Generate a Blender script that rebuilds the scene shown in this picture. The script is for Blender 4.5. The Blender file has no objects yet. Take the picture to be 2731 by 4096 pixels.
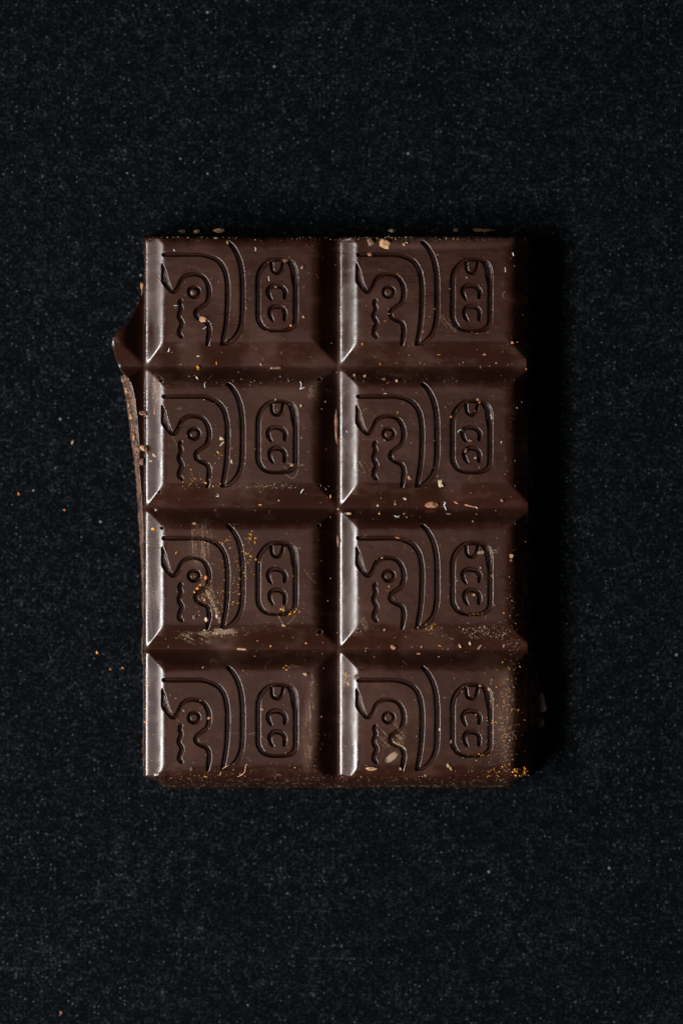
import bpy, math, random
import numpy as np
from mathutils import Vector

# ------------------------------------------------------------------ scale
# all plan positions are given in pixels of the 2731 x 4096 photograph's focus plane
S = 0.00335                      # cm per pixel; 1 Blender unit = 1 cm
CX, CY = 1365.5, 2048.0
ZTOP, DEEP = 0.60, 0.195          # top face and bevel depth of the bar (cm)
ZG = ZTOP - DEEP
CAM_D = 45.0
def PX(x): return (x - CX) * S
def PY(y): return -(y - CY) * S

# ------------------------------------------------------------------ camera
scene = bpy.context.scene
cam_d = bpy.data.cameras.new('camera')
cam = bpy.data.objects.new('camera', cam_d)
scene.collection.objects.link(cam)
cam.location = (0, 0, ZTOP + CAM_D)
cam_d.sensor_fit = 'HORIZONTAL'
cam_d.sensor_width = 24
cam_d.lens = 24 * CAM_D / (2731 * S)
cam_d.clip_start = 1; cam_d.clip_end = 500
cam_d.dof.use_dof = True
cam_d.dof.focus_distance = CAM_D + 0.04
cam_d.dof.aperture_fstop = 0.085
scene.camera = cam

# ------------------------------------------------------------------ world and lamps
world = bpy.data.worlds.new('World'); scene.world = world
world.use_nodes = True
bg = world.node_tree.nodes['Background']
bg.inputs[0].default_value = (0.8, 0.9, 1.0, 1); bg.inputs[1].default_value = 0.001

def area_lamp(name, az, el, dist, w, h, power, col, target=(0, 0, 0.5), spread=180):
    l = bpy.data.lights.new(name, 'AREA'); l.shape = 'RECTANGLE'; l.size = w; l.size_y = h
    l.energy = power; l.color = col; l.spread = math.radians(spread)
    o = bpy.data.objects.new(name, l); scene.collection.objects.link(o)
    a, e = math.radians(az), math.radians(el)
    p = Vector((math.cos(a) * math.cos(e), math.sin(a) * math.cos(e), math.sin(e))) * dist
    o.location = p + Vector(target)
    o.rotation_euler = (Vector(target) - o.location).to_track_quat('-Z', 'Y').to_euler()
    return o
area_lamp('window_light', 203, 35, 62, 54, 9, 100000, (1.0, 0.98, 0.96))
area_lamp('bright_wall_left', 190, 13, 60, 70, 24, 7000, (0.95, 0.97, 1.0))
area_lamp('ceiling_bounce', 215, 82, 90, 30, 38, 3500, (1.0, 0.66, 0.555))

scene.view_settings.view_transform = 'Standard'
scene.view_settings.look = 'None'
scene.view_settings.exposure = 0
scene.view_settings.gamma = 1
scene.render.engine = 'CYCLES'
scene.cycles.max_bounces = 6

# ------------------------------------------------------------------ numpy noise
def vnoise(x, y, scale, seed):
    r = np.random.RandomState(seed).rand(256, 256)
    u = np.asarray(x, float) / scale + 1000.0; v = np.asarray(y, float) / scale + 1000.0
    i = np.floor(u).astype(int); j = np.floor(v).astype(int)
    fu = u - i; fv = v - j
    fu = fu * fu * (3 - 2 * fu); fv = fv * fv * (3 - 2 * fv)
    i0, i1, j0, j1 = i & 255, (i + 1) & 255, j & 255, (j + 1) & 255
    return ((r[i0, j0] * (1 - fu) + r[i1, j0] * fu) * (1 - fv) + (r[i0, j1] * (1 - fu) + r[i1, j1] * fu) * fv) * 2 - 1
def fbm(x, y, scale, seed, octs=4):
    t = 0; a = 1; n = 0
    for k in range(octs):
        t = t + a * vnoise(x, y, scale / 2 ** k, seed + k * 17); n += a; a *= 0.5
    return t / n
def sstep(a, b, x):
    t = np.clip((x - a) / (b - a), 0, 1); return t * t * (3 - 2 * t)

# ------------------------------------------------------------------ materials
def new_mat(name):
    m = bpy.data.materials.new(name); m.use_nodes = True
    nt = m.node_tree; b = nt.nodes['Principled BSDF']
    return m, nt, b
def nd(nt, typ, **kw):
    n = nt.nodes.new(typ)
    for k, v in kw.items():
        if isinstance(k, str) and hasattr(n, k): setattr(n, k, v)
    return n
def mixc(nt, fac, a, b):
    n = nt.nodes.new('ShaderNodeMix'); n.data_type = 'RGBA'
    for sock, val in ((n.inputs[0], fac), (n.inputs[6], a), (n.inputs[7], b)):
        if isinstance(val, bpy.types.NodeSocket): nt.links.new(val, sock)
        elif isinstance(val, (int, float)): sock.default_value = val
        else: sock.default_value = (*val, 1)
    return n.outputs[2]
def mathn(nt, op, a, b=0.0, clamp=False):
    n = nt.nodes.new('ShaderNodeMath'); n.operation = op; n.use_clamp = clamp
    for sock, val in ((n.inputs[0], a), (n.inputs[1], b)):
        if isinstance(val, bpy.types.NodeSocket): nt.links.new(val, sock)
        else: sock.default_value = val
    return n.outputs[0]
def noise(nt, vec, scale, detail=2, rough=0.5, dist=0.0):
    n = nt.nodes.new('ShaderNodeTexNoise'); n.inputs['Scale'].default_value = scale
    n.inputs['Detail'].default_value = detail; n.inputs['Roughness'].default_value = rough
    n.inputs['Distortion'].default_value = dist
    nt.links.new(vec, n.inputs['Vector']); return n.outputs['Fac']
def ramp(nt, v, lo, hi, a=0.0, b=1.0):
    n = nt.nodes.new('ShaderNodeMapRange'); n.clamp = True; n.interpolation_type = 'SMOOTHSTEP'
    nt.links.new(v, n.inputs[0])
    for k, q in zip((1, 2, 3, 4), (lo, hi, a, b)): n.inputs[k].default_value = q
    return n.outputs[0]
def bump(nt, h, strength, dist, prev=None):
    n = nt.nodes.new('ShaderNodeBump'); n.inputs['Strength'].default_value = strength
    n.inputs['Distance'].default_value = dist
    nt.links.new(h, n.inputs['Height'])
    if prev is not None: nt.links.new(prev, n.inputs['Normal'])
    return n.outputs[0]

def chocolate_mat():
    m, nt, b = new_mat('dark_chocolate')
    co = nt.nodes.new('ShaderNodeTexCoord').outputs['Object']
    at = nt.nodes.new('ShaderNodeAttribute'); at.attribute_name = 'wear'
    bl = nt.nodes.new('ShaderNodeAttribute'); bl.attribute_name = 'bloom'
    big = noise(nt, co, 1.1, 4)
    fine = noise(nt, co, 95, 2, 0.6)
    grain = noise(nt, co, 260, 1, 0.5)
    c = mixc(nt, ramp(nt, big, 0.35, 0.7), (0.0088, 0.0022, 0.0011), (0.0155, 0.0042, 0.0022))
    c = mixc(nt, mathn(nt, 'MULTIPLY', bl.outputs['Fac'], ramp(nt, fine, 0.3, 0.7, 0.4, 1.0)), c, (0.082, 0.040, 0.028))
    c = mixc(nt, ramp(nt, grain, 0.3, 0.75, 0, 0.45), c, (0.055, 0.022, 0.014))
    w = mathn(nt, 'MULTIPLY', at.outputs['Fac'], ramp(nt, fine, 0.42, 0.6, 0.25, 1.0), True)
    c = mixc(nt, w, c, (0.42, 0.29, 0.19))
    nt.links.new(c, b.inputs['Base Color'])
    r = ramp(nt, noise(nt, co, 2.3, 5, 0.6), 0.3, 0.7, 0.16, 0.26)
    r = mathn(nt, 'ADD', r, mathn(nt, 'MULTIPLY', bl.outputs['Fac'], 0.25))
    r = mathn(nt, 'ADD', r, mathn(nt, 'MULTIPLY', w, 0.4), True)
    nt.links.new(r, b.inputs['Roughness'])
    b.inputs['IOR'].default_value = 1.52
    mp = nt.nodes.new('ShaderNodeMapping'); nt.links.new(co, mp.inputs[0]); mp.inputs['Scale'].default_value = (0.5, 2.2, 1)
    rip = noise(nt, mp.outputs[0], 9, 2, 0.5, 0.6)
    n1 = bump(nt, rip, 0.6, 0.0024)
    n2 = bump(nt, fine, 0.35, 0.0012, n1)
    n3 = bump(nt, grain, 0.5, 0.0007, n2)
    nt.links.new(n3, b.inputs['Normal'])
    b.inputs['Subsurface Weight'].default_value = 0.0
    b.inputs['Subsurface Radius'].default_value = (1.0, 0.35, 0.15)
    b.inputs['Subsurface Scale'].default_value = 0.03
    return m
def fracture_mat():
    m, nt, b = new_mat('broken_chocolate')
    co = nt.nodes.new('ShaderNodeTexCoord').outputs['Object']
    n1 = noise(nt, co, 7, 5, 0.65, 0.4); n2 = noise(nt, co, 45, 3, 0.6)
    c = mixc(nt, ramp(nt, n1, 0.42, 0.58), (0.018, 0.008, 0.005), (0.11, 0.062, 0.042))
    c = mixc(nt, ramp(nt, n2, 0.56, 0.72, 0, 0.8), c, (0.34, 0.19, 0.11))
    nt.links.new(c, b.inputs['Base Color'])
    b.inputs['Roughness'].default_value = 0.55
    nt.links.new(bump(nt, n2, 0.6, 0.012), b.inputs['Normal'])
    return m
def crumb_mat(name, c1, c2, rough=0.6):
    m, nt, b = new_mat(name)
    co = nt.nodes.new('ShaderNodeTexCoord').outputs['Object']
    n1 = noise(nt, co, 40, 3, 0.6)
    nt.links.new(mixc(nt, ramp(nt, n1, 0.35, 0.65), c1, c2), b.inputs['Base Color'])
    b.inputs['Roughness'].default_value = rough
    nt.links.new(bump(nt, noise(nt, co, 120, 2), 0.5, 0.004), b.inputs['Normal'])
    return m
def table_mat():
    m, nt, b = new_mat('black_speckled_cloth')
    co = nt.nodes.new('ShaderNodeTexCoord').outputs['Object']
    a1 = noise(nt, co, 6.5, 4, 0.65, 0.5); a2 = noise(nt, co, 22, 2, 0.6); a3 = noise(nt, co, 48, 2, 0.6)
    lo = noise(nt, co, 1.1, 3, 0.6)
    t = mathn(nt, 'ADD', mathn(nt, 'MULTIPLY', a1, 0.30), mathn(nt, 'ADD', mathn(nt, 'MULTIPLY', a2, 0.42), mathn(nt, 'MULTIPLY', a3, 0.28)))
    t = mathn(nt, 'ADD', t, mathn(nt, 'MULTIPLY', mathn(nt, 'SUBTRACT', lo, 0.5), 0.10))
    hue = noise(nt, co, 9, 2)
    spk = mixc(nt, ramp(nt, hue, 0.4, 0.6), (0.0165, 0.0182, 0.0215), (0.0128, 0.0178, 0.0200))
    c = mixc(nt, ramp(nt, t, 0.46, 0.70), (0.0020, 0.0025, 0.0031), spk)
    c = mixc(nt, ramp(nt, t, 0.585, 0.70, 0, 0.8), c, (0.058, 0.068, 0.076))
    vs = nt.nodes.new('ShaderNodeTexVoronoi'); vs.inputs['Scale'].default_value = 17; nt.links.new(co, vs.inputs['Vector'])
    vsc = nt.nodes.new('ShaderNodeSeparateColor'); nt.links.new(vs.outputs['Color'], vsc.inputs[0])
    gl = mathn(nt, 'MULTIPLY', ramp(nt, vs.outputs['Distance'], 0.08, 0.34, 1, 0), ramp(nt, vsc.outputs[0], 0.72, 1.0, 0, 0.65))
    c = mixc(nt, gl, c, (0.062, 0.074, 0.084))
    v = nt.nodes.new('ShaderNodeTexVoronoi'); v.inputs['Scale'].default_value = 5.5; nt.links.new(co, v.inputs['Vector'])
    vr = nt.nodes.new('ShaderNodeSeparateColor'); nt.links.new(v.outputs['Color'], vr.inputs[0])
    dot = mathn(nt, 'MULTIPLY', ramp(nt, v.outputs['Distance'], 0.06, 0.13, 1, 0), ramp(nt, vr.outputs[0], 0.95, 0.97))
    c = mixc(nt, dot, c, (0.12, 0.13, 0.14))
    nt.links.new(c, b.inputs['Base Color'])
    b.inputs['Roughness'].default_value = 0.9
    b.inputs['Specular IOR Level'].default_value = 0.0
    nt.links.new(bump(nt, t, 0.7, 0.02), b.inputs['Normal'])
    return m

CHOC = chocolate_mat(); FRAC = fracture_mat(); TABLE = table_mat()
MATS = {
    'tan': crumb_mat('tan_crumb', (0.24, 0.12, 0.055), (0.46, 0.27, 0.14)),
    'brown': crumb_mat('brown_crumb', (0.08, 0.036, 0.021), (0.20, 0.10, 0.06), 0.45),
    'orange': crumb_mat('orange_crumb', (0.45, 0.12, 0.02), (0.62, 0.22, 0.04)),
    'yellow': crumb_mat('yellow_crumb', (0.55, 0.20, 0.02), (0.70, 0.34, 0.05)),
    'cream': crumb_mat('cream_crumb', (0.34, 0.24, 0.14), (0.52, 0.42, 0.28)),
    'pink': crumb_mat('reddish_crumb', (0.20, 0.075, 0.04), (0.38, 0.17, 0.10)),
    'white': crumb_mat('white_lint', (0.62, 0.60, 0.58), (0.72, 0.70, 0.68)),
    'dark': crumb_mat('dark_shard', (0.012, 0.006, 0.004), (0.03, 0.014, 0.009), 0.8),
}

# ------------------------------------------------------------------ object helpers
COL = scene.collection
def link(name, me, mat, parent=None):
    o = bpy.data.objects.new(name, me); COL.objects.link(o)
    if mat is not None: me.materials.append(mat)
    if parent is not None: o.parent = parent
    return o
def mesh_from(name, V, F, smooth=True, normals=None, attrs=None):
    V = np.ascontiguousarray(V, dtype=np.float32); F = np.ascontiguousarray(F, dtype=np.int32)
    me = bpy.data.meshes.new(name); n = F.shape[1]
    me.vertices.add(len(V)); me.vertices.foreach_set('co', V.ravel())
    me.loops.add(F.size); me.loops.foreach_set('vertex_index', F.ravel())
    me.polygons.add(len(F))
    me.polygons.foreach_set('loop_start', np.arange(0, F.size, n, dtype=np.int32))
    me.polygons.foreach_set('loop_total', np.full(len(F), n, dtype=np.int32))
    me.update(calc_edges=True)
    me.polygons.foreach_set('use_smooth', np.full(len(F), smooth, dtype=bool))
    for k, a in (attrs or {}).items():
        at = me.attributes.new(k, 'FLOAT', 'POINT'); at.data.foreach_set('value', np.ascontiguousarray(a, dtype=np.float32))
    if normals is not None: me.normals_split_custom_set_from_vertices(np.ascontiguousarray(normals, dtype=np.float32))
    return me

# ------------------------------------------------------------------ the table
T = 45.0
tb = mesh_from('table', [(-T, -T, 0), (T, -T, 0), (T, T, 0), (-T, T, 0)], [(0, 1, 2, 3)], False)
table = link('table', tb, TABLE); table['kind'] = 'structure'

# ------------------------------------------------------------------ engraving strokes (pixels, second row left square)
ZA = 4.126
def A(pts): return [(630 + x / ZA, 1500 + y / ZA, w / ZA) for x, y, w in pts]
def B(pts): return [(870 + x / ZA, 1500 + y / ZA, w / ZA) for x, y, w in pts]
def W(pts, w): return [(x, y, w) for x, y in pts]
def circle(cx, cy, rx, ry, w, n=28):
    return [(cx + rx * math.cos(t * 2 * math.pi / n), cy + ry * math.sin(t * 2 * math.pi / n), w) for t in range(n + 1)]
def smooth(pts, closed=False, sub=5):
    P = np.array(pts, float); n = len(P); out = []
    for i in range(n if closed else n - 1):
        if closed: p0, p1, p2, p3 = P[(i - 1) % n], P[i], P[(i + 1) % n], P[(i + 2) % n]
        else: p0, p1, p2, p3 = P[max(i - 1, 0)], P[i], P[i + 1], P[min(i + 2, n - 1)]
        for k in range(sub):
            t = k / sub
            out.append(0.5 * (2 * p1 + (p2 - p0) * t + (2 * p0 - 5 * p1 + 4 * p2 - p3) * t * t + (3 * p1 - p0 - 3 * p2 + p3) * t ** 3))
    out.append(P[0] if closed else P[-1])
    return np.array(out)
STROKES = [
    ('engraved_headdress', [
        smooth(A([(105, 350, 30), (300, 350, 30), (500, 350, 29), (650, 350, 29), (760, 357, 30), (870, 388, 32), (980, 442, 34), (1065, 530, 36), (1115, 640, 37), (1143, 780, 37),
                  (1155, 950, 38), (1152, 1150, 38), (1140, 1400, 36), (1114, 1600, 34), (1085, 1750, 32), (1066, 1830, 26)])),
        smooth(A([(1168, 150, 30), (1235, 218, 34), (1308, 340, 36), (1360, 480, 38), (1388, 650, 40), (1400, 850, 41), (1402, 1100, 42), (1400, 1300, 42), (1385, 1480, 40), (1345, 1620, 38),
                  (1270, 1730, 36), (1180, 1806, 34), (1080, 1830, 26)])),
    ], []),
    ('engraved_bird_head', [
        smooth(A([(230, 945, 22), (262, 968, 27), (310, 935, 28), (350, 868, 29), (385, 785, 29), (430, 725, 28), (500, 685, 27), (590, 674, 26), (690, 690, 27), (760, 730, 30), (808, 800, 33),
                  (840, 880, 36), (852, 980, 37), (840, 1080, 36), (800, 1158, 32), (720, 1213, 29), (655, 1265, 30), (630, 1325, 32), (650, 1388, 30), (715, 1430, 27), (790, 1458, 28),
                  (838, 1510, 33), (852, 1600, 36), (845, 1700, 33), (820, 1835, 24)])),
    ], [[(78, 487), (62, 520), (60, 790), (95, 850), (160, 930), (225, 990), (265, 995), (262, 950), (236, 930), (200, 835), (160, 710), (120, 580)]]),
    ('engraved_eye', [np.array(A(circle(602, 972, 88, 84, 23)))], []),
    ('engraved_wavy_mouth', [smooth(A([(382, 1112, 30), (368, 1170, 29), (390, 1250, 30), (353, 1370, 30), (405, 1490, 33), (365, 1600, 32), (362, 1665, 32), (395, 1708, 27)]))], []),
    ('engraved_cartouche', [
        smooth(B([(1000, 430, 25), (1110, 440, 28), (1200, 475, 32), (1258, 540, 36), (1283, 640, 38), (1288, 800, 38), (1288, 1100, 38), (1286, 1400, 38), (1265, 1515, 36), (1195, 1575, 30),
                  (1100, 1602, 23), (1000, 1608, 20), (860, 1600, 22), (755, 1553, 30), (695, 1470, 36), (668, 1380, 38), (667, 1100, 38), (667, 850, 38), (675, 720, 38), (712, 610, 37),
                  (780, 515, 34), (860, 453, 30), (930, 432, 26)]), True),
        smooth(B([(892, 455, 21), (893, 560, 22), (912, 625, 22), (965, 656, 21), (1022, 648, 22), (1060, 595, 22), (1076, 520, 21), (1096, 455, 20)])),
    ], [[(1120, 455), (1165, 490), (1200, 600), (1235, 820), (1262, 900), (1275, 700), (1260, 560), (1200, 470)]]),
    ('engraved_upper_crescent', [smooth(B([(885, 1088, 18), (852, 1040, 26), (832, 970, 30), (850, 908, 30), (900, 870, 32), (975, 862, 34), (1050, 885, 33), (1103, 932, 32), (1120, 990, 31), (1108, 1062, 22)]))], []),
    ('engraved_lower_crescent', [smooth(B([(908, 1440, 18), (876, 1390, 26), (858, 1320, 28), (873, 1255, 29), (920, 1213, 31), (985, 1204, 33), (1050, 1225, 32), (1098, 1272, 30), (1113, 1340, 30), (1104, 1425, 20)]))], []),
]
GX, GY, STEP = [575, 1353, 2131], [895, 1463, 2031, 2599, 3167], 2
NX, NY = 389, 284

def stroke_field(x, y, pts):
    best = np.full(x.shape, -1e9)
    for (x0, y0, w0), (x1, y1, w1) in zip(pts[:-1], pts[1:]):
        dx, dy = x1 - x0, y1 - y0; L = dx * dx + dy * dy + 1e-9
        R = max(w0, w1) + 3
        m = (x > min(x0, x1) - R) & (x < max(x0, x1) + R) & (y > min(y0, y1) - R) & (y < max(y0, y1) + R)
        if not m.any(): continue
        xx, yy = x[m], y[m]
        t = np.clip(((xx - x0) * dx + (yy - y0) * dy) / L, 0, 1)
        d = np.hypot(xx - x0 - t * dx, yy - y0 - t * dy)
        best[m] = np.maximum(best[m], w0 + (w1 - w0) * t - d)
    return best
def poly_field(x, y, poly):
    inside = np.zeros(x.shape, bool); dist = np.full(x.shape, 1e9); n = len(poly)
    for i in range(n):
        (x0, y0), (x1, y1) = poly[i], poly[(i + 1) % n]
        with np.errstate(divide='ignore', invalid='ignore'):
            c = ((y0 > y) != (y1 > y)) & (x < (x1 - x0) * (y - y0) / (y1 - y0 + 1e-12) + x0)
        inside ^= c
        dx, dy = x1 - x0, y1 - y0; L = dx * dx + dy * dy
        t = np.clip(((x - x0) * dx + (y - y0) * dy) / L, 0, 1)
        dist = np.minimum(dist, np.hypot(x - x0 - t * dx, y - y0 - t * dy))
    return np.where(inside, dist, -dist)

lx, ly = np.meshgrid(GX[0] + STEP * np.arange(NX + 1), GY[1] + STEP * np.arange(NY + 1))
lx = lx.astype(float); ly = ly.astype(float)
wx = lx + 0.7 * fbm(lx, ly, 22, 5, 3); wy = ly + 0.7 * fbm(lx, ly, 22, 9, 3)
fields = []
for name, strokes, polys in STROKES:
    f = np.full(lx.shape, -1e9)
    for st in strokes: f = np.maximum(f, stroke_field(wx, wy, st))
    for i, p in enumerate(polys):
        off = 630 if name != 'engraved_cartouche' else 870
        f = np.maximum(f, poly_field(wx, wy, [(off + a / ZA, 1500 + b / ZA) for a, b in p]))
    fields.append(f)
fields = np.array(fields)
ENG = fields.max(0)                       # >0 inside any groove
ENG_ID = np.where(ENG > 0.3, fields.argmax(0), -1)
# straight cut at the foot of the two headdress lines
ENG_DEPTH = 0.040

# ------------------------------------------------------------------ height field of the bar
def lse(a, b, k): return -k * np.logaddexp(-a / k, -b / k)          # smooth minimum
BW_L, BW_R, BW_T, BW_B = 61.0, 77.0, 61.0, 77.0
def base_height(x, y):
    """raised squares with bevels, grooves between them, extended past the bar's ends"""
    px, py = GX[1] - GX[0], GY[1] - GY[0]
    u = (x - GX[0]) % px; v = (y - GY[0]) % py
    k = 0.009
    q = lambda d, c=15.0: np.sqrt(d * d + c * c) - c * 0.7
    hl, hr = DEEP * q(u) / BW_L, DEEP * q(px - u) / BW_R
    ht, hb = DEEP * q(v) / BW_T, DEEP * q(py - v) / BW_B
    h = lse(lse(hl, hr, k), lse(ht, hb, k), k)
    h = lse(h, np.full_like(h, DEEP), 0.021 + 0.015 * np.exp(-((u - 58) / 40.0) ** 2))
    return h
def unevenness(x, y):
    return 0.0042 * fbm(x, y, 190, 31, 3) + 0.0011 * fbm(x, y, 40, 77, 2) + 0.00018 * fbm(x * 0.35, y, 11, 78, 2)

X0, Y0, X1, Y1 = GX[0], 943, 2119, 3113
xs = np.arange(X0, X1 + 1, STEP); ys = np.arange(Y0, Y1 + 1, STEP)
gx, gy = np.meshgrid(xs.astype(float), ys.astype(float))
# lookup of the engraving for each vertex
iu = ((xs - GX[0]) // STEP) % NX; iv = ((ys - GY[0]) // STEP) % NY
eng = ENG[np.ix_(iv, iu)]; eid = ENG_ID[np.ix_(iv, iu)]
# ragged outer edges
def ragged(t, seed, a): return a * (0.6 * fbm(t, 0 * t, 60, seed, 4) + 0.4 * vnoise(t, 0 * t, 9, seed + 5))
M = 14
dtop = (gy - Y0) / (M * STEP); wtop = np.clip(1 - dtop, 0, 1)
dbot = (Y1 - gy) / (M * STEP); wbot = np.clip(1 - dbot, 0, 1)
drig = (X1 - gx) / (M * STEP); wrig = np.clip(1 - drig, 0, 1)
vx, vy = gx.copy(), gy.copy()
vy += wtop * (ragged(gx, 3, 3.5) + 1 - 2.5 * sstep(1400, 2000, gx) - 8 * np.exp(-((gx - 577) / 25.0) ** 2))
vy += wbot * (ragged(gx, 8, 3.5) + 1 - 5 * sstep(2060, 2120, gx))
vx += wrig * (ragged(gy, 14, 5) + 2.0 + 9 * np.exp(-((gy - 2660) / 45.0) ** 2) + 6 * np.exp(-((gy - 2060) / 35.0) ** 2) - 5 * np.exp(-((gy - 1480) / 60.0) ** 2))
H = base_height(vx, vy)
# air holes (x, y, radius)
HOLES = [(644, 1521, 5), (926, 1523, 3.2), (1278, 1515, 6.5), (1275, 1943, 5), (637, 1968, 4), (647, 2112, 5), (1274, 2102, 5.5), (1279, 2529, 8), (932, 2101, 4),
         (722, 1834, 2.5), (898, 1939, 2.5), (1414, 1512, 5), (2052, 1521, 3), (2054, 1945, 4), (1566, 1819, 3), (1572, 2397, 3), (1437, 2524, 3), (2056, 2097, 3),
         (1426, 2709, 5), (1124, 1806, 2.5), (1144, 2186, 3), (732, 1902, 2.2), (1886, 2788, 2.6)]
hole_d = np.full(gx.shape, 1e9)
for hx, hy, hr in HOLES: 
    m = (abs(gx - hx) < 14) & (abs(gy - hy) < 14)
    hole_d[m] = np.minimum(hole_d[m], np.hypot((vx[m] - hx) * 0.85, vy[m] - hy) - hr)
holes = 0.055 * sstep(1.5, -3.0, hole_d) - 0.002 * np.exp(-((hole_d - 3) / 2.5) ** 2)
lip = 0.0006 * np.exp(-((eng + 3.0) / 2.2) ** 2)
Z = ZG + H + unevenness(vx, vy) - 0.0070 * sstep(-3.2, 0.8, eng) - ENG_DEPTH * sstep(-0.4, 4.2, eng) + lip - holes
# rolled, chipped outer edges
edge = np.minimum(np.minimum(dtop, dbot), drig) * M * STEP
Z -= 0.030 * sstep(9, 0, edge) + 0.02 * sstep(26, 0, edge) * np.clip(fbm(gx, gy, 26, 55, 4), 0, 1) * 2
zsm = Z

# wear and bloom painted on the grid
wear = np.zeros(gx.shape); bloom = np.zeros(gx.shape)
def ell(cx, cy, rx, ry, rot=0, soft=0.5):
    c, s = math.cos(math.radians(rot)), math.sin(math.radians(rot))
    dx, dy = gx - cx, gy - cy
    d = np.hypot((dx * c + dy * s) / rx, (-dx * s + dy * c) / ry)
    return sstep(1.0, 1.0 - soft, d)
def streaky(rot, l, w, seed, lo=0.1, hi=0.55):
    c, s = math.cos(math.radians(rot)), math.sin(math.radians(rot))
    a, b_ = gx * c + gy * s, -gx * s + gy * c
    return sstep(lo, hi, 0.7 * fbm(a / l * 10, b_ / w * 10, 10, seed, 3) + 0.3 * vnoise(gx, gy, 5, seed + 3))
bloom += 0.38 * sstep(0.0, 0.6, fbm(gx, gy, 150, 21, 5))
bloom += 0.22 * sstep(0.1, 0.6, fbm(gx, gy * 3, 90, 23, 4))
# speckled rubbing along the rims of the top faces
px, py = 778, 568
uu, vv = (gx - GX[0]) % px, (gy - GY[0]) % py
rimd = np.minimum(np.minimum(abs(uu - BW_L - 6), abs(px - uu - BW_R - 6)), np.minimum(abs(vv - BW_T - 5), abs(py - vv - BW_B - 5)))
on = (H > DEEP * 0.55)
spk = sstep(0.45, 0.7, vnoise(gx, gy, 3.4, 91)) * sstep(0.0, 0.6, fbm(gx, gy, 120, 93, 3) + 0.2)
wear += 0.16 * spk * np.exp(-(rimd / 12.0) ** 2) * on
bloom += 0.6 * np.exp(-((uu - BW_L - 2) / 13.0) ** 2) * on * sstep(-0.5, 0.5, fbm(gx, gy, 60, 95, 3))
# scuffs that the photo shows
wear += 0.38 * ell(800, 2160, 60, 110) * streaky(88, 90, 7, 101, -0.1, 0.45)
bloom += 0.5 * ell(800, 2190, 50, 130)
wear += 0.75 * ell(850, 2410, 42, 120, -18) * streaky(70, 90, 6, 103)
wear += 0.5 * ell(870, 2530, 92, 20, -4) * streaky(0, 40, 12, 105, -0.4, 0.1)
wear += 0.5 * ell(780, 2555, 75, 30, 12) * streaky(25, 50, 7, 106, -0.1, 0.4)
wear += 0.5 * ell(985, 1848, 14, 42) * streaky(10, 12, 8, 107)
wear += 0.35 * ell(1250, 1560, 20, 40, 25) * streaky(70, 40, 6, 108, -0.2, 0.3)
wear += 1.2 * ell(1566, 3030, 36, 17, -38) * streaky(-40, 30, 9, 109, -0.7, -0.1)
wear += 1.2 * ell(1588, 2982, 48, 9, 25) * streaky(25, 30, 9, 110, -0.8, -0.2)
wear += 0.6 * ell(1560, 2955, 65, 80, 40) * streaky(50, 60, 6, 111, 0.0, 0.5)
wear += 0.6 * ell(1245, 2850, 28, 230, 5) * streaky(85, 80, 7, 112, 0.0, 0.6) 
bloom += 0.7 * ell(1240, 2900, 45, 230, 5)
wear += 0.55 * ell(2030, 2880, 45, 230, 0) * sstep(0.35, 0.6, vnoise(gx, gy, 3.6, 113))
bloom += 0.55 * ell(2030, 2880, 75, 240)
wear += 0.5 * ell(1950, 2530, 120, 34) * sstep(0.4, 0.6, vnoise(gx, gy, 3.8, 114))
wear += 0.8 * ell(1925, 2210, 24, 8, -8) ; wear += 0.5 * ell(1970, 2200, 40, 22) * streaky(0, 30, 5, 115)
wear += 0.35 * ell(1800, 1290, 35, 60, -35) * streaky(52, 90, 4, 116, 0.15, 0.5)
wear += 0.35 * ell(1460, 1880, 40, 60, -40) * streaky(60, 90, 4, 117, 0.15, 0.5)
wear += 0.28 * ell(1450, 2500, 30, 50) * streaky(60, 60, 4, 118, 0.1, 0.5)
wear += 0.45 * ell(616, 1560, 16, 80) * sstep(0.1, 0.5, vnoise(gx, gy, 4, 119)); bloom += 0.5 * ell(620, 1570, 18, 110)
wear += 0.45 * ell(1385, 2720, 18, 50) * sstep(0.2, 0.5, vnoise(gx, gy, 4, 120))
bloom += 0.4 * ell(600, 2400, 35, 200) * streaky(85, 90, 6, 121, -0.3, 0.5)
wear += 0.25 * ell(1700, 955, 420, 14) * sstep(0.3, 0.6, vnoise(gx, gy, 3.4, 122)) + 0.5 * ell(1500, 946, 120, 7) * sstep(0.1, 0.4, vnoise(gx, gy, 4, 123))
bloom += 0.55 * ell(1750, 965, 420, 40)
wear += 0.4 * ell(1180, 1856, 50, 7, 8) * streaky(0, 20, 5, 124, -0.1, 0.4)
wear += 0.35 * ell(1090, 1945, 110, 10) * sstep(0.3, 0.6, vnoise(gx, gy, 3.4, 125))
wear += 0.4 * ell(852, 2644, 20, 12) * sstep(0.0, 0.4, vnoise(gx, gy, 4, 126))
# rub marks on hole rims
wear += 0.12 * np.exp(-((hole_d - 2) / 1.6) ** 2)
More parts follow.
